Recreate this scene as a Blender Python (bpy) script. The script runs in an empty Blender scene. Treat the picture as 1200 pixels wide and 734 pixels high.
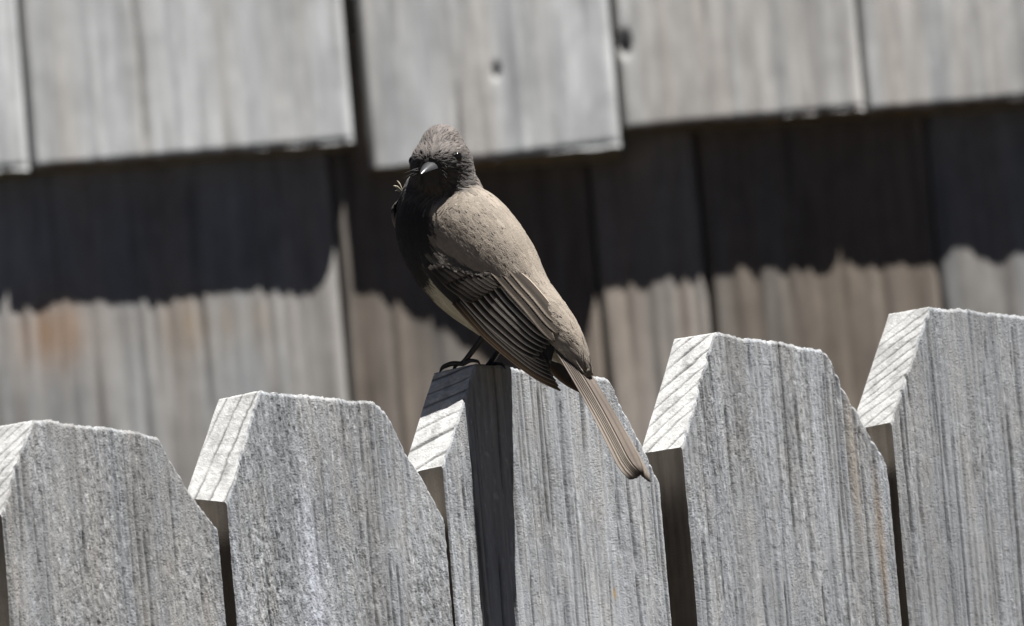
import bpy, bmesh, math, random
import numpy as np
from mathutils import Vector, Matrix
from mathutils.bvhtree import BVHTree

random.seed(4); RNG = np.random.default_rng(4)
scene = bpy.context.scene
COL = scene.collection

# ------------------------------------------------------------------ camera
W, H = 1200, 734                       # photograph's pixel frame
D = 8.0                                # metres from lens to the bird
MPP = 1/3100.0                         # metres per pixel at that distance
ELEV = math.radians(8.5); ROLL = math.radians(5.0)
CAM = np.array([0, 0, 1.55])
FWD = np.array([0, math.cos(ELEV), math.sin(ELEV)])
R0 = np.array([1.0, 0, 0]); U0 = np.cross(R0, FWD)
RIGHT = math.cos(ROLL)*R0 - math.sin(ROLL)*U0
UP = math.sin(ROLL)*R0 + math.cos(ROLL)*U0
cam_data = bpy.data.cameras.new('camera'); cam = bpy.data.objects.new('camera', cam_data)
COL.objects.link(cam); scene.camera = cam
m = Matrix.Identity(4)
for i in range(3):
    m[i][0] = RIGHT[i]; m[i][1] = UP[i]; m[i][2] = -FWD[i]; m[i][3] = CAM[i]
cam.matrix_world = m
cam_data.sensor_width = 36; cam_data.lens = 36*D/(W*MPP)
cam_data.clip_start = 0.1; cam_data.clip_end = 2000
cam_data.dof.use_dof = True; cam_data.dof.focus_distance = D
cam_data.dof.aperture_fstop = 46

# ------------------------------------------------------------------ light
TH = math.radians(55)                                   # how far the fence turns away from the picture plane
FU = np.array([math.cos(TH), math.sin(TH), 0])          # along the fence
FN = np.array([math.sin(TH), -math.cos(TH), 0])         # out of its face
SUN = 0.27*FN + 0.08*FU + np.array([0, 0, 0.97]); SUN /= np.linalg.norm(SUN)
world = bpy.data.worlds.new('World'); scene.world = world; world.use_nodes = True
wt = world.node_tree; bgn = wt.nodes['Background']
sky = wt.nodes.new('ShaderNodeTexSky'); sky.sky_type = 'NISHITA'; sky.sun_disc = False
sky.sun_elevation = math.asin(SUN[2]); sky.sun_rotation = math.atan2(SUN[0], SUN[1])
sky.altitude = 1500; sky.air_density = 0.11; sky.dust_density = 0.0; sky.ozone_density = 0.4
wt.links.new(sky.outputs[0], bgn.inputs[0]); bgn.inputs[1].default_value = 0.05
sl = bpy.data.lights.new('sun', 'SUN'); sl.energy = 5.0; sl.angle = math.radians(0.53); sl.color = (1, 0.99, 0.975)
so = bpy.data.objects.new('sun', sl); COL.objects.link(so)
so.rotation_euler = Vector(SUN).to_track_quat('Z', 'Y').to_euler(); so.location = (0, 0, 30)
scene.view_settings.view_transform = 'Standard'; scene.view_settings.look = 'None'
scene.view_settings.exposure = 1.28; scene.view_settings.gamma = 1; scene.view_settings.use_curve_mapping = False

# ------------------------------------------------------------------ helpers
def ray(px, py):
    d = FWD*D + RIGHT*(px-W/2)*MPP + UP*(H/2-py)*MPP
    return d/np.linalg.norm(d)
def hit(px, py, p0, nrm):
    d = ray(px, py); return CAM + d*np.dot(p0-CAM, nrm)/np.dot(d, nrm)
def sstep(a, b, x): t = np.clip((x-a)/(b-a), 0, 1); return t*t*(3-2*t)
def hsh(ix, iy, seed):
    h = (ix.astype(np.int64)*374761393 + iy.astype(np.int64)*668265263 + int(seed)*2246822519) & 0xffffffff
    h = ((h ^ (h >> 13))*1274126177) & 0xffffffff
    h = h ^ (h >> 16)
    return (h & 0xffffff)/float(0xffffff)
def vn(x, y, seed=0):                                   # value noise, -1..1
    x = np.asarray(x, float); y = np.asarray(y, float); x, y = np.broadcast_arrays(x, y)
    ix = np.floor(x); iy = np.floor(y); fx = x-ix; fy = y-iy
    fx = fx*fx*(3-2*fx); fy = fy*fy*(3-2*fy)
    a = hsh(ix, iy, seed); b = hsh(ix+1, iy, seed); c = hsh(ix, iy+1, seed); d = hsh(ix+1, iy+1, seed)
    return 2*((a*(1-fx)+b*fx)*(1-fy)+(c*(1-fx)+d*fx)*fy)-1
def quads(nr, nc, off=0):
    i = np.arange(nr-1)[:, None]; j = np.arange(nc-1)[None, :]
    a = (i*nc+j+off).ravel()
    return np.stack([a, a+1, a+nc+1, a+nc], 1)
def build(name, V, Q, C, mats, parent=None, mi=None, smooth=True):
    """V (n,3), Q (m,4) quads, C (n,3) colour of the surface at each vertex"""
    me = bpy.data.meshes.new(name); V = np.asarray(V, np.float32); Q = np.asarray(Q, np.int32)
    k = Q.shape[1]
    me.vertices.add(len(V)); me.vertices.foreach_set('co', V.ravel())
    me.loops.add(Q.size); me.loops.foreach_set('vertex_index', Q.ravel())
    me.polygons.add(len(Q)); me.polygons.foreach_set('loop_start', np.arange(0, Q.size, k, dtype=np.int32))
    if mi is not None: me.polygons.foreach_set('material_index', np.asarray(mi, np.int32))
    me.polygons.foreach_set('use_smooth', np.full(len(Q), smooth))
    at = me.color_attributes.new('col', 'FLOAT_COLOR', 'POINT')
    c4 = np.ones((len(V), 4), np.float32); c4[:, :3] = np.clip(C, 0.004, 0.95); at.data.foreach_set('color', c4.ravel())
    for mt in (mats if isinstance(mats, (list, tuple)) else [mats]): me.materials.append(mt)
    me.update(calc_edges=True); me.validate()
    o = bpy.data.objects.new(name, me); COL.objects.link(o); o.parent = parent
    return o
class Patches:
    def __init__(s): s.V = []; s.Q = []; s.C = []; s.M = []; s.n = 0
    def grid(s, P, C, mi=0, flip=False):
        nr, nc = P.shape[:2]; q = quads(nr, nc, s.n)
        if flip: q = q[:, ::-1]
        s.V.append(P.reshape(-1, 3)); s.C.append(np.broadcast_to(C, P.shape).reshape(-1, 3)); s.Q.append(q)
        s.M.append(np.full(len(q), mi)); s.n += nr*nc
    def build(s, name, mats, parent=None, smooth=True):
        return build(name, np.concatenate(s.V), np.concatenate(s.Q), np.concatenate(s.C), mats, parent, np.concatenate(s.M), smooth)
def empty(name, loc, rz=0):
    o = bpy.data.objects.new(name, None); COL.objects.link(o); o.location = loc; o.rotation_euler = (0, 0, rz)
    o.empty_display_size = 0.1; return o
def tag(o, label=None, cat=None, group=None, kind=None):
    for k, v in (('label', label), ('category', cat), ('group', group), ('kind', kind)):
        if v: o[k] = v
def material(name, scale=(1, 1, 1), amt=0.25, bump=0.0, bscale=600, rough=0.9, spec=0.2, colour=None, sheen=0):
    mt = bpy.data.materials.new(name); mt.use_nodes = True; t = mt.node_tree; N = t.nodes; L = t.links
    b = N['Principled BSDF']; b.inputs['Roughness'].default_value = rough; b.inputs['Specular IOR Level'].default_value = spec
    if sheen: b.inputs['Sheen Weight'].default_value = sheen
    tc = N.new('ShaderNodeTexCoord'); mp = N.new('ShaderNodeMapping'); mp.inputs['Scale'].default_value = scale
    L.new(tc.outputs['Object'], mp.inputs[0])
    nz = N.new('ShaderNodeTexNoise'); nz.inputs['Scale'].default_value = 1; nz.inputs['Detail'].default_value = 5; nz.inputs['Roughness'].default_value = 0.65
    L.new(mp.outputs[0], nz.inputs['Vector'])
    mr = N.new('ShaderNodeMapRange'); mr.inputs[1].default_value = 0.25; mr.inputs[2].default_value = 0.75
    mr.inputs[3].default_value = 1-amt; mr.inputs[4].default_value = 1+amt; L.new(nz.outputs[0], mr.inputs[0])
    mx = N.new('ShaderNodeMix'); mx.data_type = 'RGBA'; mx.blend_type = 'MULTIPLY'; mx.inputs[0].default_value = 1
    if colour is None:
        at = N.new('ShaderNodeAttribute'); at.attribute_name = 'col'; L.new(at.outputs['Color'], mx.inputs[6])
    else: mx.inputs[6].default_value = (*colour, 1)
    L.new(mr.outputs[0], mx.inputs[7]); L.new(mx.outputs[2], b.inputs['Base Color'])
    if bump:
        n2 = N.new('ShaderNodeTexNoise'); n2.inputs['Scale'].default_value = bscale; n2.inputs['Detail'].default_value = 3
        L.new(tc.outputs['Object'], n2.inputs['Vector'])
        bp = N.new('ShaderNodeBump'); bp.inputs['Strength'].default_value = bump; bp.inputs['Distance'].default_value = 0.001
        L.new(n2.outputs[0], bp.inputs['Height']); L.new(bp.outputs[0], b.inputs['Normal'])
    return mt
M_WOOD = material('weathered_fence_wood', (350, 350, 18), 0.22, 0.35, 1400)
M_END = material('sawn_end_grain', (500, 500, 500), 0.16, 0.3, 1500)
M_SHAKE = material('weathered_shingle_wood', (220, 220, 7), 0.22, 0.2, 700)
M_FEATHER = material('plumage', (900, 900, 900), 0.16, 0.25, 2500, 0.75, 0.25, sheen=0.05)
M_QUILL = material('flight_feather', (1500, 1500, 300), 0.14, 0.15, 2500, 0.75, 0.12)
M_BEAK = material('beak_horn', (700, 700, 700), 0.15, 0.05, 900, 0.28, 0.5, (0.045, 0.044, 0.046))
M_EYE = material('eye_gloss', (300, 300, 300), 0.1, 0, 1, 0.06, 0.6, (0.008, 0.006, 0.005))
M_LEG = material('leg_scale', (900, 900, 900), 0.25, 0.3, 1800, 0.5, 0.4, (0.02, 0.018, 0.017))
M_STUCCO = material('stucco', (40, 40, 40), 0.1, 0.5, 120, 0.95, 0.1, (0.42, 0.38, 0.32))
M_ROOF = material('roof_felt', (30, 30, 30), 0.2, 0.5, 200, 0.95, 0.1, (0.09, 0.085, 0.08))
M_EARTH = material('dry_earth', (3, 3, 3), 0.35, 0.8, 30, 1.0, 0.05, (0.04, 0.033, 0.022))

# ------------------------------------------------------------------ ground
def gz(x, y): return 0.089*20*np.tanh(np.asarray(x)/20.) + 0.120*20*np.tanh(np.asarray(y)/20.)
ax = np.sign(np.linspace(-1, 1, 121))*np.abs(np.linspace(-1, 1, 121))**3*900
X, Y = np.meshgrid(ax, ax)
Z = gz(X, Y) + 0.015*vn(X*1.7, Y*1.7, 5)
pt = Patches(); pt.grid(np.stack([X, Y, Z], -1), np.array([.1, .08, .06]))
g = pt.build('ground', M_EARTH); tag(g, kind='structure')

# ------------------------------------------------------------------ shingled house behind
TAU = math.radians(5.0)
WD = 11.0
wp0 = CAM + ray(600, 180)*WD
w_n = np.array([0, -math.cos(TAU), math.sin(TAU)]); w_u = np.array([0, math.sin(TAU), math.cos(TAU)])
hb = np.array([wp0[0], wp0[1]+0.35, float(gz(wp0[0], wp0[1]))])
house = empty('shingled_house', hb)
tag(house, 'house wall clad in weathered grey split wood shingles behind the fence', 'house')
def wall_xs(px, py, h=0.033):
    P = hit(px, py, wp0 + w_n*h, w_n); return P[0]-wp0[0], np.dot(P-wp0, w_u)
SH_L, EXPO = 0.33, 0.25
def shingle_mesh(name, w, T, seed, base, brown, fine=True, dents=(), stains=(), skew=0.0, twist=0.0, rk=1.0):
    nc = int(w/(0.0012 if fine else 0.012))+2; nr = 110 if fine else 8
    x = np.linspace(0, w, nc)[None, :]; s = np.linspace(0, 1, nr)[:, None]**1.25*SH_L
    x = x+0*s; s = s+0*x
    edge = 0.0006*vn(x[:1]/0.006, x[:1]*0, seed+1)+0.0003*vn(x[:1]/0.0015, x[:1]*0, seed+2)
    s = s + (edge + skew*(x[:1]-w/2))*np.exp(-s/0.02)
    h = T*(1+twist*(x/w-.5))*(1-0.85*s/SH_L)
    rel = 0.0006*vn(x/0.03, s/0.35, seed+3)+0.0006*vn(x/0.008, s/0.22, seed+4)+0.00065*vn(x/0.004, s/0.1, seed+5)+0.00012*vn(x/0.0016, s/0.03, seed+6)
    rel += 0.0006*vn(x/0.05, s/0.05, seed+16)
    h = h+rel*rk
    e = np.minimum(x, w-x); h = h-0.0022*np.exp(-(e/0.0014)**2)          # worn arrises
    h = h-0.0009*np.exp(-(s/0.0012)**2)
    c = np.ones_like(x)
    c = c+0.06*vn(x/0.012, s/0.3, seed+7)+0.08*vn(x/0.004, s/0.08, seed+8)+0.08*vn(x/0.03, s/0.04, seed+9)+0.09*vn(x/0.006, s/0.008, seed+10)+0.07*vn(x/0.003, s/0.02, seed+36)
    crk = np.zeros_like(x)
    for k in range(int(w/0.028)):
        xc = RNG.uniform(0, w); s0 = RNG.uniform(-.1, .3); ln = RNG.uniform(.05, .2); dp = RNG.uniform(.2, 1)
        xx = xc+0.0012*vn(s/0.05, s*0+k, seed+11)
        crk = np.maximum(crk, dp*np.exp(-((x-xx)/0.0011)**2)*sstep(0, .03, s-s0)*sstep(0, .03, s0+ln-s))
    h = h-0.0014*crk; c = c*(1-0.45*crk)
    bm_ = np.clip(brown+0.22*vn(x/0.02, s/0.2, seed+12)+0.18*vn(x/0.006, s/0.15, seed+13), 0, 1)[..., None]
    grey = np.array([.985, .995, .98]); br = np.array([1.0, 0.83, 0.67])*0.88
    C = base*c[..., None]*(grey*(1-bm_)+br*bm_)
    for dx, ds, rx, rs in dents:
        dd = np.exp(-(((x-dx)/rx)**2+((s-ds)/rs)**2)**2); h = h-0.004*dd; C = C*(1-0.8*dd[..., None])
    for dx, ds, rx, rs, cc, k in stains:
        dd = np.exp(-(((x-dx)/rx)**2+((s-ds)/rs)**2))*np.clip(.75+.6*vn(x/.005, s/.06, seed+30), 0, 1)*k
        C = C*(1-dd[..., None])+np.array(cc)*dd[..., None]
    p = Patches()
    F = np.stack([x-w/2, -h, s], -1); p.grid(F, C)
    hb_ = 0.011*(1-s/SH_L)
    def strip(A, hbk, k, CC, flip):                                    # from the front's rim to the back
        v = np.linspace(0, 1, k)[:, None, None]
        Bk = A.copy(); Bk[:, 1] = -np.minimum(hbk, -A[:, 1]-0.0005)
        p.grid(A[None]*(1-v)+Bk[None]*v, CC[None]*np.ones((k, 1, 1)), 0, flip)
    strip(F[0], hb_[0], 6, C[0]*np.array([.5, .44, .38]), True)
    strip(F[:, 0], hb_[:, 0], 4, C[:, 0]*0.95, False); strip(F[:, -1], hb_[:, -1], 4, C[:, -1]*0.95, True)
    strip(F[-1], hb_[-1], 2, C[-1], False)
    B = F[::max(1, nr//6), ::max(1, nc-1)].copy(); B[..., 1] = -hb_[::max(1, nr//6), ::max(1, nc-1)]
    p.grid(B, C[::max(1, nr//6), ::max(1, nc-1)], 0, True)
    return p.build(name, M_SHAKE, house)
def seat(o, x, s):
    P = wp0 + np.array([x, 0, 0]) + w_u*s - hb; o.location = P; o.rotation_euler = (-TAU, 0, 0)
def shingle_px(a, b, **kw):                                            # butt corners in the photograph
    x0, s0 = wall_xs(*a, h=kw['T']); x1, s1 = wall_xs(*b, h=kw['T']); w = x1-x0
    o = shingle_mesh('shingle', w, skew=(s1-s0)/w, **kw); seat(o, (x0+x1)/2, (s0+s1)/2); return x0, x1
row_span = {}
a = shingle_px((-330, 223), (34, 198), T=0.0305, rk=0.5, seed=100, base=0.45, brown=0.05)
shingle_px((38, 195), (414, 166), T=0.0300, rk=0.5, seed=120, base=0.44, brown=0.12, dents=())
shingle_px((434, 192), (728, 177), T=0.0365, twist=0.5, rk=0.5, seed=140, base=0.44, brown=0.12, dents=((0.069, 0.047, 0.0016, 0.003),))
shingle_px((732, 148), (1013, 129), T=0.033, rk=0.5, seed=163, base=0.39, brown=0.28, dents=((0.004, 0.046, 0.003, 0.006),))
b = shingle_px((1016, 129), (1290, 108), T=0.033, rk=0.5, seed=180, base=0.39, brown=0.25)
row_span[0] = (a[0], b[1])
lo_y = 180 + EXPO*D/WD/MPP*1.0
def low(xa, xb, **kw):                                                 # joints read at the height of the lit band
    X0, S0 = wall_xs(xa, 330, 0.015); X1, S1 = wall_xs(xb, 330, 0.015)
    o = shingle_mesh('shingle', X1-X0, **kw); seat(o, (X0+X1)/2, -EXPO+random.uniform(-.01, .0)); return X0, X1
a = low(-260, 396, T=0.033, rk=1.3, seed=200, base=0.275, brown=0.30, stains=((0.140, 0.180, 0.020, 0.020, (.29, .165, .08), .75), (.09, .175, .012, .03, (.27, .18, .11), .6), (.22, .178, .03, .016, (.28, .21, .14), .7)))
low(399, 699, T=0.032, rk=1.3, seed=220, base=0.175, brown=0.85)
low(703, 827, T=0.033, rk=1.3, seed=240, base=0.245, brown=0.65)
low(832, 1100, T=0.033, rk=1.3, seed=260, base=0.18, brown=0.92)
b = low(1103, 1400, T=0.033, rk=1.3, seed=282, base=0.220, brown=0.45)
row_span[-1] = (a[0], b[1])
plain = []
for k in range(7):
    o = shingle_mesh('shingle', 0.13+0.025*k, 0.033, 400+20*k, random.uniform(.3, .4), random.uniform(.05, .5), fine=False); plain.append([o, 0.13+0.025*k, False])
for row in range(-3, 5):
    spans = [(-2.2, 2.2)] if row not in row_span else [(-2.2, row_span[row][0]-0.004), (row_span[row][1]+0.004, 2.2)]
    for x0, x1 in spans:
        x = x0
        while x1-x > 0.13:
            cand = [q for q in plain if q[1] <= x1-x]; q = random.choice(cand)
            o = q[0]
            if q[2]: o = q[0].copy(); COL.objects.link(o)
            q[2] = True
            seat(o, x+q[1]/2, row*EXPO+random.uniform(-.012, .012)); x += q[1]+random.uniform(.003, .007)
for q in plain:
    if not q[2]: bpy.data.objects.remove(q[0])
def box(name, mt, parent, corners_lo, corners_hi, bevel=0.0, rot=None, loc=(0, 0, 0)):
    bm = bmesh.new(); bmesh.ops.create_cube(bm, size=1)
    lo = Vector(corners_lo); hi = Vector(corners_hi)
    for v in bm.verts: v.co = Vector([lo[i]+(v.co[i]+.5)*(hi[i]-lo[i]) for i in range(3)])
    if bevel: bmesh.ops.bevel(bm, geom=bm.edges[:], offset=bevel, segments=2, affect='EDGES')
    me = bpy.data.meshes.new(name); bm.to_mesh(me); bm.free(); me.materials.append(mt)
    o = bpy.data.objects.new(name, me); COL.objects.link(o); o.parent = parent; o.location = loc
    if rot: o.rotation_euler = rot
    return o
sb = -3*EXPO-0.03; st = 5*EXPO+0.1
o = box('wall', M_STUCCO, house, (-2.25, 0.006, 0), (2.25, 0.25, st-sb), 0.01, (-TAU, 0, 0)); o.location = Vector(wp0+w_u*sb-hb)
zb = float((wp0+w_u*sb-hb)[2])
box('lower_wall', M_STUCCO, house, (-2.2, -0.05, -0.4), (2.2, 4.0, zb-0.004), 0.01)
zt = float((wp0+w_u*st-hb)[2]); yt = float((wp0+w_u*st-hb)[1])
box('roof', M_ROOF, house, (-2.3, yt-0.03, zt+0.02), (2.3, 4.1, zt+0.12), 0.01)
box('upper_wall', M_STUCCO, house, (-2.15, yt+0.26, zb+0.004), (2.15, 3.9, zt+0.015), 0.01)

# ------------------------------------------------------------------ dog-eared board fence
fp0 = CAM + ray(585, 432)*D                                            # top of the bird's board, face plane
TOPZ = fp0[2]
base_z = float(gz(fp0[0], fp0[1]))
FO = np.array([fp0[0], fp0[1], base_z])
fence = empty('board_fence', FO, TH)
tag(fence, 'weathered grey fence of dog-eared wooden boards stepping uphill', 'fence')
def f_local(P): d = P-FO; return np.array([np.dot(d, FU), -np.dot(d, FN), d[2]])
def f_px(px, py, y=0.0): return f_local(hit(px, py, FO - FN*y, FN))
def f_world(x, y, z): return FO + FU*x - FN*y + np.array([0, 0, z])
TK = 0.0195
ZF = f_px(600, 760)[2]                                                 # fine relief reaches a little below the picture
def picket(pts, y0, seed, base=0.33, fuzz=1.0, grain=1.0, brown=0.1, ring=(0.6, 0.8, 0.0045), back=(0, 0), cracks=(), endc=0.47, fine=True, zslope=0.0, scars=()):
    P = np.array([f_px(px, py, y0) if isinstance(px, (int, float)) and not fine == 'local' else (px, 0, py) for px, py in pts])
    pu, pz = P[:, 0], P[:, 2]
    uL, uR = pu[0], pu[-1]; w = uR-uL
    st_ = 0.00037 if fine is True else 0.004
    us = [np.linspace(uL, pu[1], max(6, int((pu[1]-uL)/(st_*0.55)))), np.linspace(pu[1], uR, max(12, int((uR-pu[1])/st_)))[1:]]
    u = np.concatenate(us); nc = len(u)
    zt0 = np.interp(u, pu, pz)
    if fine is True:                                                   # round the corners a little, then ragged fibres
        k = np.hanning(9); k /= k.sum(); zs = np.convolve(np.pad(zt0, 4, 'edge'), k, 'valid'); zt0 = zs
        slope = np.abs(np.gradient(zt0, u))
        rag = (0.0005*vn(u/0.009, u*0, seed+1)+0.0003*vn(u/0.0017, u*0, seed+2)+0.0003*np.clip(vn(u/0.0007, u*0, seed+3), 0, 1))
        ztf = zt0+rag*np.where(u < pu[1], 0.6, 1.0); ztb = zt0+0.0006*vn(u/0.005, u*0, seed+4)+np.interp(u, [uL, pu[1], uR], [back[0], back[1], back[1]])
        zf = min(f_px(pts[0][0], 775, y0)[2], f_px(pts[-1][0], 775, y0)[2], zt0.min()-0.02); nf = int((ztf.max()-zf)/st_)
    else:
        ztf = zt0; ztb = zt0; zf = zt0.min()-0.02; nf = 8
    zbot = base_z_at(uL+w/2)-0.06
    t = np.linspace(0, 1, nf)[:, None]
    zz = ztf[None]*(1-t)+zf*t
    t2 = np.linspace(0, 1, 9)[1:, None]; zz = np.concatenate([zz, zf*(1-t2)+zbot*t2+0*zz[:1]], 0)
    uu = u[None]+0*zz; nr = len(zz)
    fz = fuzz*np.clip(0.9+0.5*vn(uu/0.02, zz/0.04, seed+20), 0.3, 1.5)
    sh = zz+0.35*uu
    h = grain*(0.00030*vn(uu/0.0012, zz/0.06, seed+5)+0.00028*vn(uu/0.0045, zz/0.16, seed+6)+0.0005*vn(uu/0.03, zz/0.2, seed+7))
    h = h+fz*(0.00015*vn(uu/0.0008, sh/0.0036, seed+8)+0.00007*vn(uu/0.0018, sh/0.0090, seed+9)+0.00009*vn(uu/0.0006, sh/0.0015, seed+10))
    C1 = 1+0.12*vn(uu/0.007, zz/0.12, seed+11)+0.08*vn(uu/0.0022, zz/0.06, seed+12)+0.12*vn(uu/0.03, zz/0.05, seed+13)+0.08*vn(uu/0.012, zz/0.03, seed+35)
    C1 = C1+0.14*fz*vn(uu/0.0009, sh/0.0035, seed+14)+0.12*vn(uu/0.0013, zz/0.05, seed+34)
    C1 = C1+0.8*np.clip(fz, 0, 1.2)*np.clip(vn(uu/0.0011, sh/0.003, seed+15)-0.62, 0, 1)*2
    crk = np.zeros_like(uu)
    for cu, z0, z1, wd, dp in cracks:                                  # cu: share of width; z0..z1 metres below the top
        zc = ztf.max()-zz; xx = uL+cu*w+0.0009*vn(zz/0.03, zz*0+cu*50, seed+16)
        crk = np.maximum(crk, dp*np.exp(-((uu-xx)/wd)**2)*sstep(0, .006, zc-z0)*sstep(0, .01, z1-zc))
    nk = 44 if fine is True else 0
    for k in range(nk):
        cu = RNG.uniform(uL, uR); z0 = RNG.uniform(-0.02, 0.1); ln = RNG.uniform(.01, .09); dp = RNG.uniform(.15, .6)*grain
        zc = ztf.max()-zz; xx = cu+0.0006*vn(zz/0.03, zz*0+k, seed+17)
        crk = np.maximum(crk, dp*np.exp(-((uu-xx)/0.00055)**2)*sstep(0, .01, zc-z0)*sstep(0, .01, z0+ln-zc))
    h = h-0.0016*crk
    C1 = C1*(1-0.55*crk)
    bm_ = np.clip(brown+0.15*vn(uu/0.01, zz/0.1, seed+18)+0.12*vn(uu/0.003, zz/0.01, seed+19), 0, 1)[..., None]
    C = base*C1[..., None]*(np.array([.955, .985, 1.02])*(1-bm_)+np.array([.98, .86, .70])*bm_)
    for cu, zd, ru, rz, cc, kk in scars:
        dd = np.exp(-(((uu-uL-cu*w)/ru)**2+((ztf.max()-zz-zd)/rz)**2)**1.5)[..., None]*kk; C = C*(1-dd)+np.array(cc)*dd
    e = np.minimum(uu-uL, uR-uu); et = ztf[None]-zz
    if fine is True: h = h-0.0007*np.exp(-(e/0.0008)**2)-0.0006*np.exp(-(np.maximum(et, 0)/0.0007)**2)
    p = Patches(); F = np.stack([uu, -h, zz], -1); p.grid(F, C, 0, True)
    # sawn top and dog ears, front rim to back rim
    K = 44 if fine is True else 2
    v = np.linspace(0, 1, K)[:, None]
    s = np.concatenate([[0], np.cumsum(np.hypot(np.diff(u), np.diff(zt0)))])[None]
    du = np.gradient(u); dz = np.gradient(zt0); ln = np.hypot(du, dz); nu, nz_ = -dz/ln, du/ln
    zt_ = ztf[None]*(1-v)+ztb[None]*v; ut = u[None]+0*v; d = v*TK+(-h[0])[None]*(1-v)
    s2 = s+0*v; vd = v*TK+0*s
    ca, sa, sp = ring
    ph = (vd*ca+s2*sa+0.0010*vn(s2/0.03, vd/0.02, seed+23)+0.00012*vn(s2/0.003, vd/0.003, seed+24)+ring_curve(seed)*(s2-0.02)**2)/sp
    ph = ph+.28*vn(ph*.9, ph*0, seed+37); fr = np.abs(ph-np.round(ph)); line = np.exp(-(fr/0.075)**2)*np.clip(0.85+0.6*vn(np.round(ph)+.5, s2/0.008, seed+25), 0.08, 1)
    gr = -0.00045*line+0.00006*vn(s2/0.0008, vd/0.0008, seed+26)+0.00008*vn(s2/0.003, vd/0.003, seed+27)
    wv = np.sin(np.pi*np.clip(v, 0, 1))**0.5
    ut = ut+nu[None]*gr*wv; zt_ = zt_+nz_[None]*gr*wv
    EC = endc*(1+0.10*vn(s2/0.006, vd/0.003, seed+28)+0.10*vn(s2/0.0012, vd/0.0012, seed+29))*(1-0.72*line)
    EC = EC*(1-.32*np.clip(vn(s2/.007, vd/.005, seed+38)+.3*vn(s2/.0015, vd/.0015, seed+39)-.15, 0, 1))
    EC = EC[..., None]*np.array([1.0, .985, .95])
    p.grid(np.stack([ut, d, zt_], -1), EC, 1, False)
    # edges of the board
    kk = 16 if fine is True else 2
    v2 = np.linspace(0, 1, kk)[:, None]
    for j, sg in ((0, -1), (-1, 1)):
        z_ = zz[:, j][None]+0*v2; dd = TK*v2+(-h[:, j])[None]*(1-v2)
        z_ = z_ + ((ztb[j]-ztf[j])*v2)*(np.arange(nr) < 1)[None]
        rl = 0.0003*vn(dd/0.002, z_/0.03, seed+31)*np.sin(np.pi*v2)
        cc = 0.20*(1+0.2*vn(dd/0.002, z_/0.05, seed+32)+0.1*vn(dd/0.001, z_/0.004, seed+33))[..., None]*np.array([1.0, .88, .74])
        p.grid(np.stack([u[j]+sg*rl, dd, z_], -1), cc, 0, j == -1)
    jj = np.unique(np.linspace(0, nc-1, 14).astype(int)); rr = np.unique(np.concatenate([[0], np.linspace(nf-1, nr-1, 4).astype(int)]))
    Bz = zz[np.ix_(rr, jj)].copy(); Bz[0] = ztb[jj]
    p.grid(np.stack([uu[np.ix_(rr, jj)], np.full(Bz.shape, TK), Bz], -1), np.array([.24, .21, .17])*np.ones(Bz.shape+(1,)), 0, False)
    o = p.build('picket', [M_WOOD, M_END], fence); o.location = (0, y0, 0)
    return o, uL, uR, pz
def ring_curve(seed): return {2000: 0, 2100: 0, 2200: 3.0, 2300: 2.0, 2400: 0}.get(seed, 0)
def base_z_at(x): P = f_world(x, 0, 0); return float(gz(P[0], P[1]))-base_z
pk = []
pk.append(picket([(3, 603), (17, 553), (40, 491), (75, 494), (150, 505), (186, 512), (222, 576), (257, 625)], 0.0, 2000, base=.285, fuzz=1.1, grain=1.0, brown=.22, ring=(.75, .62, .0042)))
pk.append(picket([(267, 588), (306, 457), (335, 461), (395, 469), (440, 470), (456, 488), (478, 533), (497, 560), (523, 612)], 0.0, 2100, base=.32, fuzz=1.4, grain=1.1, brown=.12, ring=(1.0, .12, .0075), back=(.004, 0), endc=.46, scars=((.36, .085, .006, .05, (.47, .49, .54), .75),)))
pk.append(picket([(520, 547), (558, 426), (606, 432), (713, 444), (774, 564)], 0.002, 2200, base=.37, fuzz=.6, grain=1.6, brown=.06, ring=(.30, .95, .0085), endc=.52, cracks=((.49, -.01, .07, .0005, .8), (.56, .01, .12, .0005, .55), (.44, 0, .12, .0004, .4), (.40, -.01, .12, .0004, .45), (.63, 0, .05, .0005, .4), (.13, 0, .1, .0004, .5)), scars=((.74, .084, .0012, .0022, (.40, .26, .10), .9),)))
pk.append(picket([(799, 524), (839, 389), (870, 396), (925, 403), (967, 410), (978, 426), (990, 458), (1004, 480), (1042, 549)], 0.0, 2300, base=.31, fuzz=.95, grain=1.4, brown=.10, ring=(.70, .72, .0060), endc=.54, cracks=((.78, .005, .1, .0008, .8), (.87, .03, .12, .0009, .7), (.93, .03, .12, .0007, .6), (.72, .01, .07, .0005, .5)), scars=((.83, .045, .0035, .03, (.30, .25, .19), .6), (.93, .075, .003, .03, (.28, .22, .16), .7))))
pk.append(picket([(1045, 496), (1090, 360), (1200, 371), (1248, 377), (1312, 500)], 0.0, 2400, base=.285, fuzz=.7, grain=1.5, brown=.10, ring=(.62, .78, .0046), endc=.44))
PITCH = (pk[4][1]-pk[0][1])/4; RISE = (pk[4][3][1]-pk[0][3][1])/4
for k in list(range(-8, 0))+list(range(5, 13)):
    x0 = pk[0][1]+k*PITCH; z0 = pk[0][3][1]+k*RISE+random.uniform(-.006, .006); w = PITCH-0.006
    picket([(x0, z0-.043), (x0+.023, z0), (x0+w-.03, z0), (x0+w, z0-.043)], 0.0, 3000+40*k, base=random.uniform(.27, .34), fine='local')
slope = math.atan2(RISE, PITCH)
x0, x1 = pk[0][1]-8*PITCH, pk[0][1]+13*PITCH; zm = pk[2][3][1]; xm = (pk[2][1]+pk[2][2])/2
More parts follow.
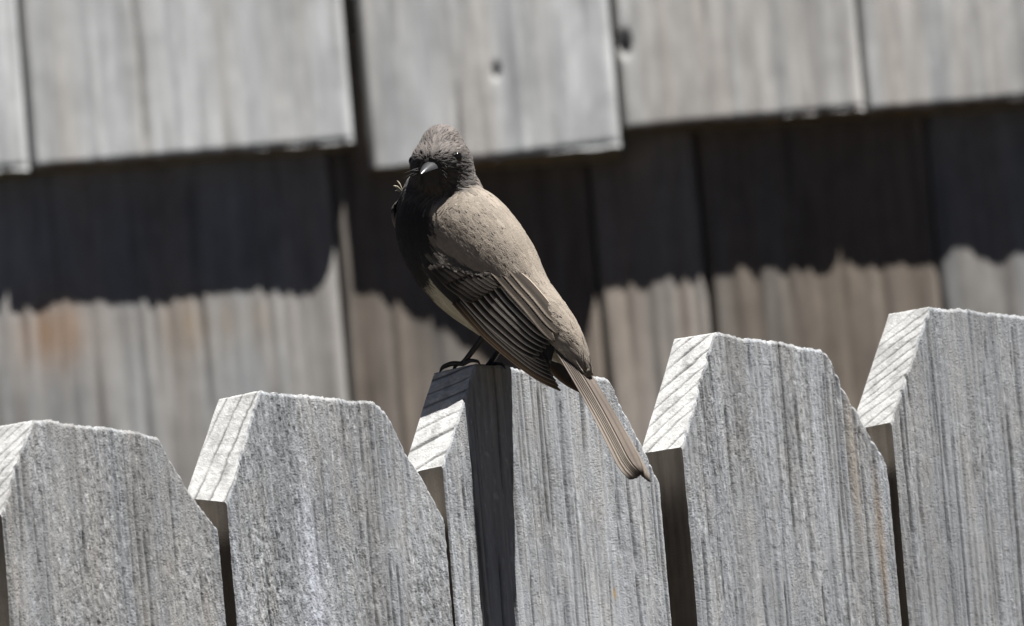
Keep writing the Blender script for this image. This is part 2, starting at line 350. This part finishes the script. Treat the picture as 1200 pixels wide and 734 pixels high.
for dz in (0.32, 1.35):
    o = box('rail', M_WOOD, fence, (-(xm-x0)/math.cos(slope), TK+.003, -.045), ((x1-xm)/math.cos(slope), TK+.041, .045), .002, (0, -slope, 0), (xm, 0, zm-dz))
    at = o.data.color_attributes.new('col', 'FLOAT_COLOR', 'POINT'); at.data.foreach_set('color', np.tile([.24, .2, .16, 1], len(o.data.vertices)).astype(np.float32))
for xp in (x0+.2, xm+.62, x1-.2):
    zp = zm+(xp-xm)*math.tan(slope)
    o = box('post', M_WOOD, fence, (-.045, TK+.043, base_z_at(xp)-.3), (.045, TK+.133, zp-.1), .003, None, (xp, 0, 0))
    at = o.data.color_attributes.new('col', 'FLOAT_COLOR', 'POINT'); at.data.foreach_set('color', np.tile([.26, .22, .18, 1], len(o.data.vertices)).astype(np.float32))

# ------------------------------------------------------------------ the bird
BY = 0.010                                                             # feet at mid thickness of the board
top_f = f_px(581, 429)
sag0 = f_world(top_f[0], 0, top_f[2])                                  # a point of the bird's plane of symmetry
LEFT = -FU                                                             # the bird faces over the fence, its left side shows
def sp(px, py): return hit(px, py, sag0, FU)
feet_c = f_world(top_f[0], BY, top_f[2])
bird = empty('perched_bird', feet_c)
tag(bird, 'small brown bird with dusky head, cream belly and long tail perched on a fence board', 'bird')
def loc(P): return np.asarray(P)-feet_c
SP = [((688, 441), 6), ((677, 422), 14), ((662, 402), 24), ((641, 385), 36), ((606, 360), 51), ((572, 322), 66), ((540, 287), 70), ((518, 262), 61), ((512, 238), 48), ((516, 214), 39)]
ctr = np.array([sp(*q) for q, r in SP]); rad = np.array([r for q, r in SP])*MPP
def cr(P, n):                                                          # smooth curve through points
    P = np.asarray(P, float); k = len(P); t = np.linspace(0, k-1, n); i = np.clip(t.astype(int), 0, k-2); f = t-i
    f = f.reshape(-1, *([1]*(P.ndim-1)))
    p = lambda j: P[np.clip(j, 0, k-1)]
    return 0.5*((2*p(i))+(-p(i-1)+p(i+1))*f+(2*p(i-1)-5*p(i)+4*p(i+1)-p(i+2))*f*f+(-p(i-1)+3*p(i)-3*p(i+1)+p(i+2))*f**3)
cs = cr(ctr, 40); rs = cr(rad, 40)
tan = np.gradient(cs, axis=0); tan /= np.linalg.norm(tan, axis=1)[:, None]
dors = np.cross(tan, LEFT); dors /= np.linalg.norm(dors, axis=1)[:, None]
if dors[20] @ FN < 0: dors = -dors
# head: turned to look back at the camera, a little to its right
CB = -FWD
HF = 0.36*(-RIGHT)+0.93*CB-0.12*UP; HF /= np.linalg.norm(HF)
HL = np.cross(np.array([0.06, 0, 1]), HF); HL /= np.linalg.norm(HL); HU = np.cross(HF, HL)
HC = sp(517, 190)+CB*14*MPP
bm = bmesh.new()
ph = np.linspace(0, 2*np.pi, 28, endpoint=False)
rings = []
for i in range(len(cs)):
    wl = 0.72+0.16*float(sstep(.35, .12, i/40.)); wd = 1.0
    rings.append([bm.verts.new(cs[i]+rs[i]*(wl*np.cos(a)*LEFT+wd*np.sin(a)*dors[i])) for a in ph])
for i in range(len(rings)-1):
    for j in range(28): bm.faces.new((rings[i][j], rings[i][(j+1) % 28], rings[i+1][(j+1) % 28], rings[i+1][j]))
bm.faces.new(rings[0][::-1]); bm.faces.new(rings[-1])
def blob(c, ax, r):
    res = bmesh.ops.create_icosphere(bm, subdivisions=3, radius=1)
    for v in res['verts']:
        q = np.array(v.co); v.co = Vector(c+sum(ax[k]*q[k]*r[k] for k in range(3)))
HA = (HF, HL, HU); px_ = MPP
blob(HC-HU*4*px_, HA, (40*px_, 36*px_, 35*px_)); blob(sp(535, 228), HA, (31*px_, 30*px_, 31*px_)); blob(sp(553, 256), HA, (34*px_, 34*px_, 34*px_))
blob(HC-HF*7*px_+HU*10*px_, HA, (31*px_, 26*px_, 33*px_))             # raised crown
blob(HC+HF*12*px_-HU*16*px_, HA, (27*px_, 27*px_, 24*px_))             # face and chin
for s_ in (-1, 1): blob(HC+HL*s_*17*px_-HU*14*px_, HA, (28*px_, 20*px_, 24*px_))
SHO = sp(472, 252)-LEFT*8*px_; blob(SHO, HA, (17*px_, 17*px_, 22*px_))   # far shoulder
for s_ in (): blob(sp(512, 262)+LEFT*s_*44*px_, (tan[30], LEFT, dors[30]), (34*px_, 26*px_, 34*px_))   # bend of each wing
me = bpy.data.meshes.new('tmp'); bmesh.ops.recalc_face_normals(bm, faces=bm.faces[:]); bm.to_mesh(me); bm.free()
tmp = bpy.data.objects.new('tmp', me); COL.objects.link(tmp)
md = tmp.modifiers.new('r', 'REMESH'); md.mode = 'VOXEL'; md.voxel_size = 0.0007
md = tmp.modifiers.new('s', 'SMOOTH'); md.factor = 0.6; md.iterations = 14
dg = bpy.context.evaluated_depsgraph_get(); ev = tmp.evaluated_get(dg); em = ev.to_mesh()
BV = np.empty(len(em.vertices)*3, np.float32); em.vertices.foreach_get('co', BV); BV = BV.reshape(-1, 3).astype(float)
BF = np.array([list(p.vertices) if len(p.vertices) == 4 else list(p.vertices)+[p.vertices[-1]] for p in em.polygons if len(p.vertices) == 4])
BN = np.array([p.normal for p in em.polygons if len(p.vertices) == 4]); 
ev.to_mesh_clear(); bpy.data.objects.remove(tmp)
bvh = BVHTree.FromPolygons([Vector(v) for v in BV], [list(map(int, f)) for f in BF])
def nearest_spine(P):
    d = np.linalg.norm(P[:, None]-cs[None], axis=2); i = d.argmin(1); return i
def plumage(P, seed=0):
    """colour of the plumage by region, with some light and shade painted in"""
    i = nearest_spine(P); rel = P-cs[i]; r = np.maximum(rs[i], 1e-4)
    dv = np.einsum('ij,ij->i', rel, dors[i])/r; lv = (rel@LEFT)/r
    nzx = vn(P@FU/0.006, P[:, 2]/0.006, 70)*0.12
    back = np.array([.262, .220, .176]); breast = np.array([.026, .023, .021]); belly = np.array([.56, .51, .38]); head = np.array([.115, .098, .088]); wing = np.array([.10, .088, .075])
    C = np.tile(back, (len(P), 1))
    th = np.interp(i/len(cs), [.4, .55, .67, .78, .9], [-.6, -.4, -.13, .37, .42]); k = sstep(.12, -.14, dv+nzx-th)[:, None]; C = C*(1-k)+breast*k                      # dark flanks and breast, the head's shadow painted in up to its edge
    up = i/len(cs)
    kb = (sstep(-0.25, -0.5, dv+nzx)*sstep(.69, .60, up+nzx*.3))[:, None]; C = C*(1-kb)+belly*kb
    ku = (sstep(.30, .18, up)*sstep(0.1, -0.3, dv))[:, None]; C = C*(1-ku)+belly*.8*ku
    kr = sstep(.26, .06, up)[:, None]*sstep(-.3, 0, dv)[:, None]; C = C*(1-kr)+np.array([.165, .138, .115])*kr
    hd = np.linalg.norm(P-HC, axis=1); kh = sstep(55*MPP, 42*MPP, hd+nzx*8*MPP)[:, None]; C = C*(1-kh)+head*kh
    f = (P-HC)@HF/(36*MPP); hu = (P-HC)@HU/(36*MPP)
    kf = (kh[:, 0]*sstep(.1, .5, f)*sstep(.45, .1, hu))[:, None]; C = C*(1-kf)+np.array([.05, .044, .04])*kf  # face darkened below the brow, its shade put into the colour
    ks = sstep(24*MPP, 14*MPP, np.linalg.norm(P-SHO, axis=1))[:, None]; C = C*(1-ks)+np.array([.30, .265, .22])*ks  # far shoulder painted paler to stand for its sunlit rim
    return C*(1+0.06*vn(P@FU/0.0025, P[:, 2]/0.0025, 71))[:, None]
body = build('body', loc(BV), BF, plumage(BV)*0.9, M_FEATHER, bird)
# contour feathers lying over the body
tri = BV[BF]; cen = tri.mean(1); ar = np.linalg.norm(np.cross(tri[:, 2]-tri[:, 0], tri[:, 3]-tri[:, 1]), axis=1)
NF = 30000
pick = RNG.choice(len(BF), NF, p=ar/ar.sum())
wts = RNG.dirichlet([1, 1, 1, 1], NF); P0 = np.einsum('ij,ijk->ik', wts, tri[pick]); N0 = BN[pick]
hd = np.linalg.norm(P0-HC, axis=1); fh = (P0-HC)@HF/(36*MPP)
keep = ~((hd < 50*MPP) & (fh > 1.02)); P0, N0, hd, fh = P0[keep], N0[keep], hd[keep], fh[keep]; NF = len(P0)
ish = sstep(60*MPP, 40*MPP, hd)[:, None]
flow = -tan[nearest_spine(P0)]*(1-ish)+(-HF*0.9-HU*0.25)*ish
flow = flow+RNG.normal(0, .13, (NF, 3)); flow -= N0*np.einsum('ij,ij->i', flow, N0)[:, None]; flow /= np.linalg.norm(flow, axis=1)[:, None]+1e-9
side = np.cross(N0, flow)
Ln = (0.0078*(1-ish[:, 0])+0.0034*ish[:, 0])*RNG.uniform(.6, 1.25, NF); Wd = Ln*RNG.uniform(.08, .15, NF)
def onto(P):                                                            # lay a point back on the skin
    Q, M_ = P.copy(), np.zeros_like(P)
    for k_ in range(len(P)):
        r_ = bvh.find_nearest(Vector(P[k_])); Q[k_] = r_[0]; M_[k_] = r_[1]
    return Q, M_
PM, NM = onto(P0+flow*(Ln*.5)[:, None]); PT, NT = onto(PM+(PM-P0))
sgn_ = np.sign(np.einsum('ij,ij->i', NM, N0)); NM *= sgn_[:, None]; NT *= sgn_[:, None]
tl = np.array([0, .3, .6, .85, 1.0]); tw = np.array([.45, .9, 1.0, .7, .08]); lift = np.array([-.04, .015, .025, .03, .035])
cross = np.array([-1, 0, 1]); lv_ = RNG.uniform(.6, 1.4, NF); FV = np.zeros((NF, 5, 3, 3))
for a in range(5):
    t = tl[a]; c_ = P0*(1-t)**2+(2*PM-.5*P0-.5*PT)*2*t*(1-t)+PT*t*t; n_ = N0*(1-t)+NT*t
    for b_ in range(3):
        bow = 0.02*(1-abs(cross[b_]))
        FV[:, a, b_] = c_+side*(Wd*tw[a]*cross[b_])[:, None]+n_*((lift[a]*(1+1.6*ish[:, 0])+bow)*Ln*lv_+.0002)[:, None]
fc = plumage(P0)*(1+.10*vn(P0@FU/.004, P0[:, 2]/.012, 77)+.08*vn(P0@FN/.0015, P0[:, 2]/.005, 78))[:, None]*(1+RNG.uniform(-1, 1, NF)*(.09+.26*ish[:, 0]))[:, None]
FC = np.repeat(np.repeat(fc[:, None, None], 5, 1), 3, 2).copy(); FC[:, 4] *= 1.10; FC[:, :, 1] *= 0.93; FC[:, 0] *= .9
fq = quads(5, 3); FQ = (fq[None]+np.arange(NF)[:, None, None]*15).reshape(-1, 4)
cf = build('contour_feathers', loc(FV.reshape(-1, 3)), FQ[:, ::-1], FC.reshape(-1, 3), M_FEATHER, bird); tag(cf, kind='stuff')
nn = np.repeat(N0[:, None], 5, 1)*(1-tl)[None, :, None]+np.repeat(NT[:, None], 5, 1)*tl[None, :, None]
nn = np.repeat(nn[:, :, None], 3, 2)+(.12+.25*ish[:, None, None, :])*side[:, None, None]*cross[None, None, :, None]+RNG.normal(0, .035, (NF, 1, 1, 3))+0.12*flow[:, None, None]
nn = nn.reshape(-1, 3); nn /= np.linalg.norm(nn, axis=1)[:, None]
if len(cf.data.vertices) == len(nn): cf.data.normals_split_custom_set_from_vertices([tuple(q) for q in nn])

# wings: folded, hugging the flank; paths traced along the wing, depth from the body's roundness
WA = np.array([531., 282.]); WB = np.array([655., 430.]); wdir = (WB-WA)/np.linalg.norm(WB-WA); wper = np.array([-wdir[1], wdir[0]])
WAP, WBP = sp(*WA), sp(*WB); WLEN = np.linalg.norm(WB-WA)
def wing_pt(px, py, layer):
    q_ = np.array([px, py])-WA; p = q_@wdir; q = q_@wper
    r = np.interp(p, [-40, 0, 60, 120, 190, 240], [66, 74, 73, 62, 40, 26])
    hgt = 0.63*math.sqrt(max(r*r-q*q, (0.30*r)**2))+3
    c = WAP+(WBP-WAP)*(p/WLEN)
    depth = np.dot(c-CAM, FWD)-hgt*WSC[0]*MPP-layer*0.0002
    d = ray(px, py); return CAM+d*(depth/np.dot(d, FWD))
WSC = [1.0]
XS = np.array([-1, -.86, -.45, -.06, .06, .45, .80, 1])
def wing_feather(name, base, tip, wpx, layer, col, edge, parent, mirror, bend=0.0, nseg=16, tipw=.35, edgew=(1, .25), tippale=.3):
    base = np.array(base, float); tip = np.array(tip, float); d = tip-base; L = np.linalg.norm(d); d /= L; nrm = np.array([-d[1], d[0]])
    P = np.zeros((nseg, 8, 3)); C = np.zeros((nseg, 8, 3)); vary = random.uniform(.7, 1); ws = random.uniform(.9, 1.12); wpx = wpx*ws
    for a in range(nseg):
        t = a/(nseg-1); tt = t**0.8
        wv = wpx*min(1, .55+1.4*tt)*(1-(max(0, (tt-.72)/.28))**2.2*(1-tipw*.3))
        if a == nseg-1: wv = wpx*.12
        c0 = base+d*L*tt+nrm*bend*L*math.sin(math.pi*tt)
        for b_ in range(8):
            q = c0+nrm*XS[b_]*wv
            q3 = wing_pt(q[0], q[1], layer+.2*(1-XS[b_]**2)+.3*XS[b_])
            if mirror: q3 = q3-2*FU*np.dot(q3-sag0, FU)
            P[a, b_] = q3
            cc = np.array(col)*(1+.12*math.sin(b_*2.3+a*.4))
            if b_ in (3, 4): cc = cc*.7
            k = edgew[0] if b_ == 0 else edgew[1] if b_ == 7 else 0
            if b_ == 6: k = edgew[1]*.35
            if a >= nseg-1: k = max(k, tippale*max(edgew))
            k = k*vary*(.35+.65*math.sin(math.pi*min(1, tt*.85+.1)))
            C[a, b_] = cc*(1-k)+np.array(edge)*k
    q = quads(nseg, 8); V = P.reshape(-1, 3)
    o = build(name, loc(V), q if mirror else q[:, ::-1], C.reshape(-1, 3), M_QUILL, parent)
    so_ = o.modifiers.new('t', 'SOLIDIFY'); so_.thickness = 0.00012
    return o
DK = (.036, .029, .024); ED = (.92, .84, .72); BRN = (.085, .058, .040); BED = (.50, .37, .24)
def lerp(a, b, t): return (a[0]+(b[0]-a[0])*t, a[1]+(b[1]-a[1])*t)
for mirror in (False, True):
    WSC[0] = 0.86 if mirror else 1.0
    wing = empty('wing', (0, 0, 0)); wing.parent = bird
    # first the wing's own feathered base, a smooth shell under the quills
    gu = np.linspace(0, 1, 26); gv = np.linspace(0, 1, 14)
    lowl = cr(np.array([(490, 295), (506, 330), (540, 364), (586, 402), (640, 445)], float), 26)
    upl = cr(np.array([(512, 262), (548, 290), (590, 318), (630, 362), (652, 400)], float), 26)
    SP_ = np.zeros((26, 14, 3)); SC = np.zeros((26, 14, 3))
    for a in range(26):
        for b_ in range(14):
            q = lowl[a]*(1-gv[b_])+upl[a]*gv[b_]; q3 = wing_pt(q[0], q[1], -1.2*(2*gv[b_]-1)**2)
            if mirror: q3 = q3-2*FU*np.dot(q3-sag0, FU)
            SP_[a, b_] = q3; SC[a, b_] = np.array((.035, .030, .026))*(1+.15*vn(a/2., b_/2., 9))
    pp = Patches(); pp.grid(loc(SP_), SC, 0, not mirror); sh_ = pp.build('wing_base', M_FEATHER, wing)
    sh_.modifiers.new('t', 'SOLIDIFY').thickness = 0.0006
    n = 7
    for k in range(n):                                                # primaries, lowest edge first
        t = k/(n-1)
        wing_feather('primary_feather', lerp((532, 354), (560, 345), t), lerp((657, 458), (640, 424), t), 6.5, .5+.35*k, BRN if k < 2 else DK, BED if k < 2 else ED, wing, mirror, bend=.03, edgew=(.2, .9) if k < 1 else (.15, .6))
    n = 7
    for k in range(n):                                                # secondaries
        t = k/(n-1)
        wing_feather('secondary_feather', lerp((540, 345), (575, 315), t), lerp((628, 421), (652, 396), t), 7.0, 4+.4*k, DK, ED, wing, mirror, bend=.015, edgew=(.1, .95))
    for k, (b0, t0, wv) in enumerate([((578, 318), (650, 401), 7.5), ((585, 313), (655, 392), 7.5), ((594, 311), (655, 381), 7)]):
        wing_feather('tertial_feather', b0, t0, wv, 12+.8*k, (.052, .041, .032), (.75, .63, .50), wing, mirror, bend=-.03, edgew=(.8, 1))
    n = 11
    for k in range(n):                                                # greater coverts
        t = k/(n-1)
        wing_feather('covert_feather', lerp((515, 326), (565, 302), t), lerp((556, 355), (600, 327), t), 4.6, 9.5+.12*k, (.032, .027, .023), (.34, .29, .23), wing, mirror, nseg=10, edgew=(.2, .6), tippale=.9)
    n = 9
    for k in range(n):                                                # median coverts
        t = k/(n-1)
        wing_feather('covert_feather', lerp((503, 312), (550, 292), t), lerp((528, 333), (576, 311), t), 4.2, 10.8+.06*k, (.045, .038, .032), (.16, .14, .115), wing, mirror, nseg=8, edgew=(.3, .5))
    n = 420; Nl = np.zeros((n, 3)); Pl = np.zeros((n, 5, 3, 3)); Cl = np.zeros((n, 5, 3, 3))    # lesser coverts and scapulars, small and dense
    for k in range(n):
        a_, b_ = random.random(), random.random()
        bb = lerp(lerp((503, 304), (523, 272), b_), lerp((556, 316), (585, 306), b_), a_); an = 0.80+random.gauss(0, .12); Lq = random.uniform(9, 15)*(1-.25*b_); wq = random.uniform(1.6, 2.6)
        nv = np.cross(wing_pt(bb[0]+3, bb[1], 0)-wing_pt(bb[0]-3, bb[1], 0), wing_pt(bb[0], bb[1]-3, 0)-wing_pt(bb[0], bb[1]+3, 0)); nv /= np.linalg.norm(nv)
        if nv@CB < 0: nv = -nv
        nv = nv+np.array([random.gauss(0, .10) for _ in range(3)])
        if mirror: nv = nv-2*FU*np.dot(nv, FU)
        Nl[k] = nv/np.linalg.norm(nv)
        dd = np.array([math.cos(an), math.sin(an)]); nq = np.array([-dd[1], dd[0]])
        cc = (np.array((.075, .064, .054))*(1-b_**1.3)+np.array((.25, .22, .185))*b_**1.3)*random.uniform(.88, 1.12)
        for i_ in range(5):
            for j_ in range(3):
                q = np.array(bb)+dd*Lq*tl[i_]+nq*wq*tw[i_]*(j_-1)
                q3 = wing_pt(q[0], q[1], 11.5+2.5*b_+(.0, .25, .45, .55, .6)[i_]+.2*(j_ == 1))
                if mirror: q3 = q3-2*FU*np.dot(q3-sag0, FU)
                Pl[k, i_, j_] = q3; Cl[k, i_, j_] = cc*(1.25 if i_ == 4 else .92 if j_ == 1 else 1)
    ql = (quads(5, 3)[None]+np.arange(n)[:, None, None]*15).reshape(-1, 4)
    o = build('lesser_coverts', loc(Pl.reshape(-1, 3)), ql[:, ::-1] if mirror else ql, Cl.reshape(-1, 3), M_FEATHER, wing); tag(o, kind='stuff')
    o.data.normals_split_custom_set_from_vertices([tuple(q) for q in np.repeat(Nl, 15, 0)])

# tail
TB, TT = sp(664, 402), sp(755, 560)
td = TT-TB; TL = np.linalg.norm(td); td /= TL; tdor = np.cross(td, LEFT); tdor /= np.linalg.norm(tdor)
if tdor @ FN < 0: tdor = -tdor
tail = empty('tail', (0, 0, 0)); tail.parent = bird
for k in range(12):
    i = k-5.5; ai = abs(i); sgn = math.copysign(1, i)
    nseg = 18; P = np.zeros((nseg, 8, 3)); C = np.zeros((nseg, 8, 3)); Lk = TL*(0.955+0.008*ai+random.uniform(-.006, .006))
    hw = .0042
    for a in range(nseg):
        t = a/(nseg-1); wv = hw*(.75+.3*t)*(1-max(0, (t-.88)/.12)**2*.7)
        for b_ in range(8):
            lat = sgn*(.0006*(ai+.5)*(1-t)+t*(.0005, .0009, .0014, .0021, .0036, .0056)[int(ai)])+XS[b_]*wv
            q3 = TB+td*(Lk*t)-LEFT*lat-tdor*(.00035*ai+.0002*XS[b_]*sgn+6*lat*lat)+tdor*.0025*math.sin(math.pi*t)*.4
            P[a, b_] = q3
            out = XS[b_]*sgn
            cc = np.array((.138, .113, .094))*(1+.10*math.sin(a*.7+k))
            if b_ in (3, 4): cc = cc*.6
            kk = (.75 if out > .9 else .35 if out > .7 else 0)*float(sstep(.25, .6, t))
            if out < -.9: cc = cc*.8
            C[a, b_] = cc*(1-kk)+np.array((.30, .255, .21))*kk
    o = build('tail_feather', loc(P.reshape(-1, 3)), quads(nseg, 8), C.reshape(-1, 3), M_QUILL, tail); o.modifiers.new('t', 'SOLIDIFY').thickness = .00015
for k in range(3):                                                     # coverts over the root of the tail
    i = k-1.0; P = np.zeros((9, 8, 3)); C = np.zeros((9, 8, 3)); L0 = random.uniform(.020, .030)
    for a in range(9):
        t = a/8; wv = .0036*(.5+.6*t)*(1-max(0, (t-.5)/.5)**2*.85)
        for b_ in range(8):
            lat = i*.0013+XS[b_]*wv
            P[a, b_] = TB-td*.006+td*(L0*t)-LEFT*lat+tdor*(.0034-.0022*t-9*lat*lat+.0003*(k % 3)); C[a, b_] = np.array((.20, .172, .145))*(1+.25*(abs(XS[b_]) > .8))
    o = build('tail_covert', loc(P.reshape(-1, 3)), quads(9, 8), C.reshape(-1, 3), M_QUILL, tail); o.modifiers.new('t', 'SOLIDIFY').thickness = .00015

# beak, eyes, bristles
def surf(d):                                                            # a point of the head's skin in a direction
    h_ = bvh.ray_cast(Vector(HC+d*0.05), Vector(-d)); return np.array(h_[0]) if h_[0] else HC+d*36*MPP
bdir = HF-0.06*HU; bdir /= np.linalg.norm(bdir)
b0 = surf(HF*0.99-HU*0.08)-HF*.0045
def mandible(name, L, wid, hgt, sgn, droop):
    n_, k_ = 14, 12; P = np.zeros((n_, k_, 3))
    for a in range(n_):
        t = a/(n_-1); wv = wid*(1-t)**.75+.00015; hv = hgt*(1-t**1.6)+.0002
        c = b0+bdir*L*t-HU*(droop*max(0, t-.75)**2*16*.0004 if sgn > 0 else -.0004*t)
        for b_ in range(k_):
            an = math.pi*b_/(k_-1); P[a, b_] = c+HL*wv*math.cos(an)+HU*sgn*hv*math.sin(an)*(1+.25*math.sin(an))
    return build(name, loc(P.reshape(-1, 3)), quads(n_, k_), np.full((n_*k_, 3), .02), M_BEAK, bird)
mandible('upper_beak', .0135, .0044, .0023, 1, 1); mandible('lower_beak', .0125, .0041, .0015, -1, 0)
for s_ in (-1, 1):
    d = HF*.52+HL*s_*.83+HU*.16; d /= np.linalg.norm(d); c = surf(d)-d*.0010
    bm = bmesh.new(); bmesh.ops.create_uvsphere(bm, u_segments=20, v_segments=12, radius=.0021)
    me = bpy.data.meshes.new('eye'); bm.to_mesh(me); bm.free(); me.materials.append(M_EYE)
    for p in me.polygons: p.use_smooth = True
    o = bpy.data.objects.new('eye', me); COL.objects.link(o); o.parent = bird; o.location = loc(c)
def tube(name, pts, r, mt, parent, k=8):
    pts = cr(np.array(pts), max(8, 4*len(pts))); r = np.interp(np.linspace(0, 1, len(pts)), np.linspace(0, 1, len(r)), r)
    T = np.gradient(pts, axis=0); T /= np.linalg.norm(T, axis=1)[:, None]
    ref = np.array([.31, .55, .77]); A = np.cross(T, ref); A /= np.linalg.norm(A, axis=1)[:, None]; B = np.cross(T, A)
    an = np.linspace(0, 2*np.pi, k+1)
    P = pts[:, None]+r[:, None, None]*(np.cos(an)[None, :, None]*A[:, None]+np.sin(an)[None, :, None]*B[:, None])
    return build(name, loc(P.reshape(-1, 3)), quads(len(pts), k+1)[:, ::-1], np.full((len(pts)*(k+1), 3), .03), mt, parent)
for k in range(10):
    s_ = -1 if k % 2 else 1; d0 = HF*.86+HL*s_*RNG.uniform(.25, .45)-HU*RNG.uniform(.02, .25); p = surf(d0/np.linalg.norm(d0))
    e = p+(HF*.7+HL*s_*RNG.uniform(.5, 1)-HU*RNG.uniform(-.1, .4))*RNG.uniform(.003, .006)
    tube('bristle', [p, (p+e)/2+HU*.0003, e], [.00012, .00009, .00004], M_LEG, bird, 5)
# legs and feet gripping the sawn top
for s_, fx in ((1, -0.0085), (-1, 0.0075)):
    foot = f_world(top_f[0]+fx, BY-.001, np.interp(top_f[0]+fx, pk[2][3]*0+np.array([f_px(*q)[0] for q in [(520, 547), (558, 426), (606, 432), (713, 444), (774, 564)]]), pk[2][3])+.0012)
    hip = sp(588, 385)+LEFT*s_*.007; ank = foot+(hip-foot)*.12
    leg = tube('leg', [hip, hip*.5+ank*.5, ank, foot], [.0017, .00115, .00105, .0013], M_LEG, bird, 10)
    up_ = np.array([0, 0, 1.])
    for an, ln in ((-.5, .008), (0, .010), (.5, .008), (math.pi, .007)):
        dr = -FN*math.cos(an)+FU*math.sin(an)
        t0 = foot-up_*.0002; t1 = foot+dr*ln*.5+up_*.0005; t2 = foot+dr*ln*.9-up_*.0001; t3 = foot+dr*ln*1.15-up_*.0022
        tube('toe', [t0, t1, t2], [.0009, .0008, .0006], M_LEG, leg); tube('claw', [t2, (t2+t3)/2+up_*.0004, t3], [.0007, .0005, .0001], M_LEG, leg, 6)

# ruffled feathers standing off the far shoulder and cheek
for b0_, t0_, wv_, c_ in [((472, 226), (461, 219), 1.3, (.45, .40, .28)), ((472, 224), (465, 213), .9, (.35, .3, .22)), ((474, 228), (463, 225), 1.0, (.3, .26, .2))]:
    A_, B_ = sp(*b0_), sp(*t0_); dd = (B_-A_); ll = np.linalg.norm(dd); dd /= ll; nn_ = np.cross(dd, CB); nn_ /= np.linalg.norm(nn_)
    P = np.zeros((8, 3, 3))
    for a in range(8):
        t = a/7; wv = wv_*MPP*(.5+.8*t if t < .6 else max(.05, 1.0*(1-((t-.6)/.4)**2)))
        for b_ in range(3): P[a, b_] = A_+dd*ll*t+nn_*wv*(b_-1)+CB*(.0004*(1-abs(b_-1)))+UP*.0008*math.sin(t*2.6)
    build('ruffled_feather', loc(P.reshape(-1, 3)), quads(8, 3), np.tile(c_, (24, 1)), M_FEATHER, bird)
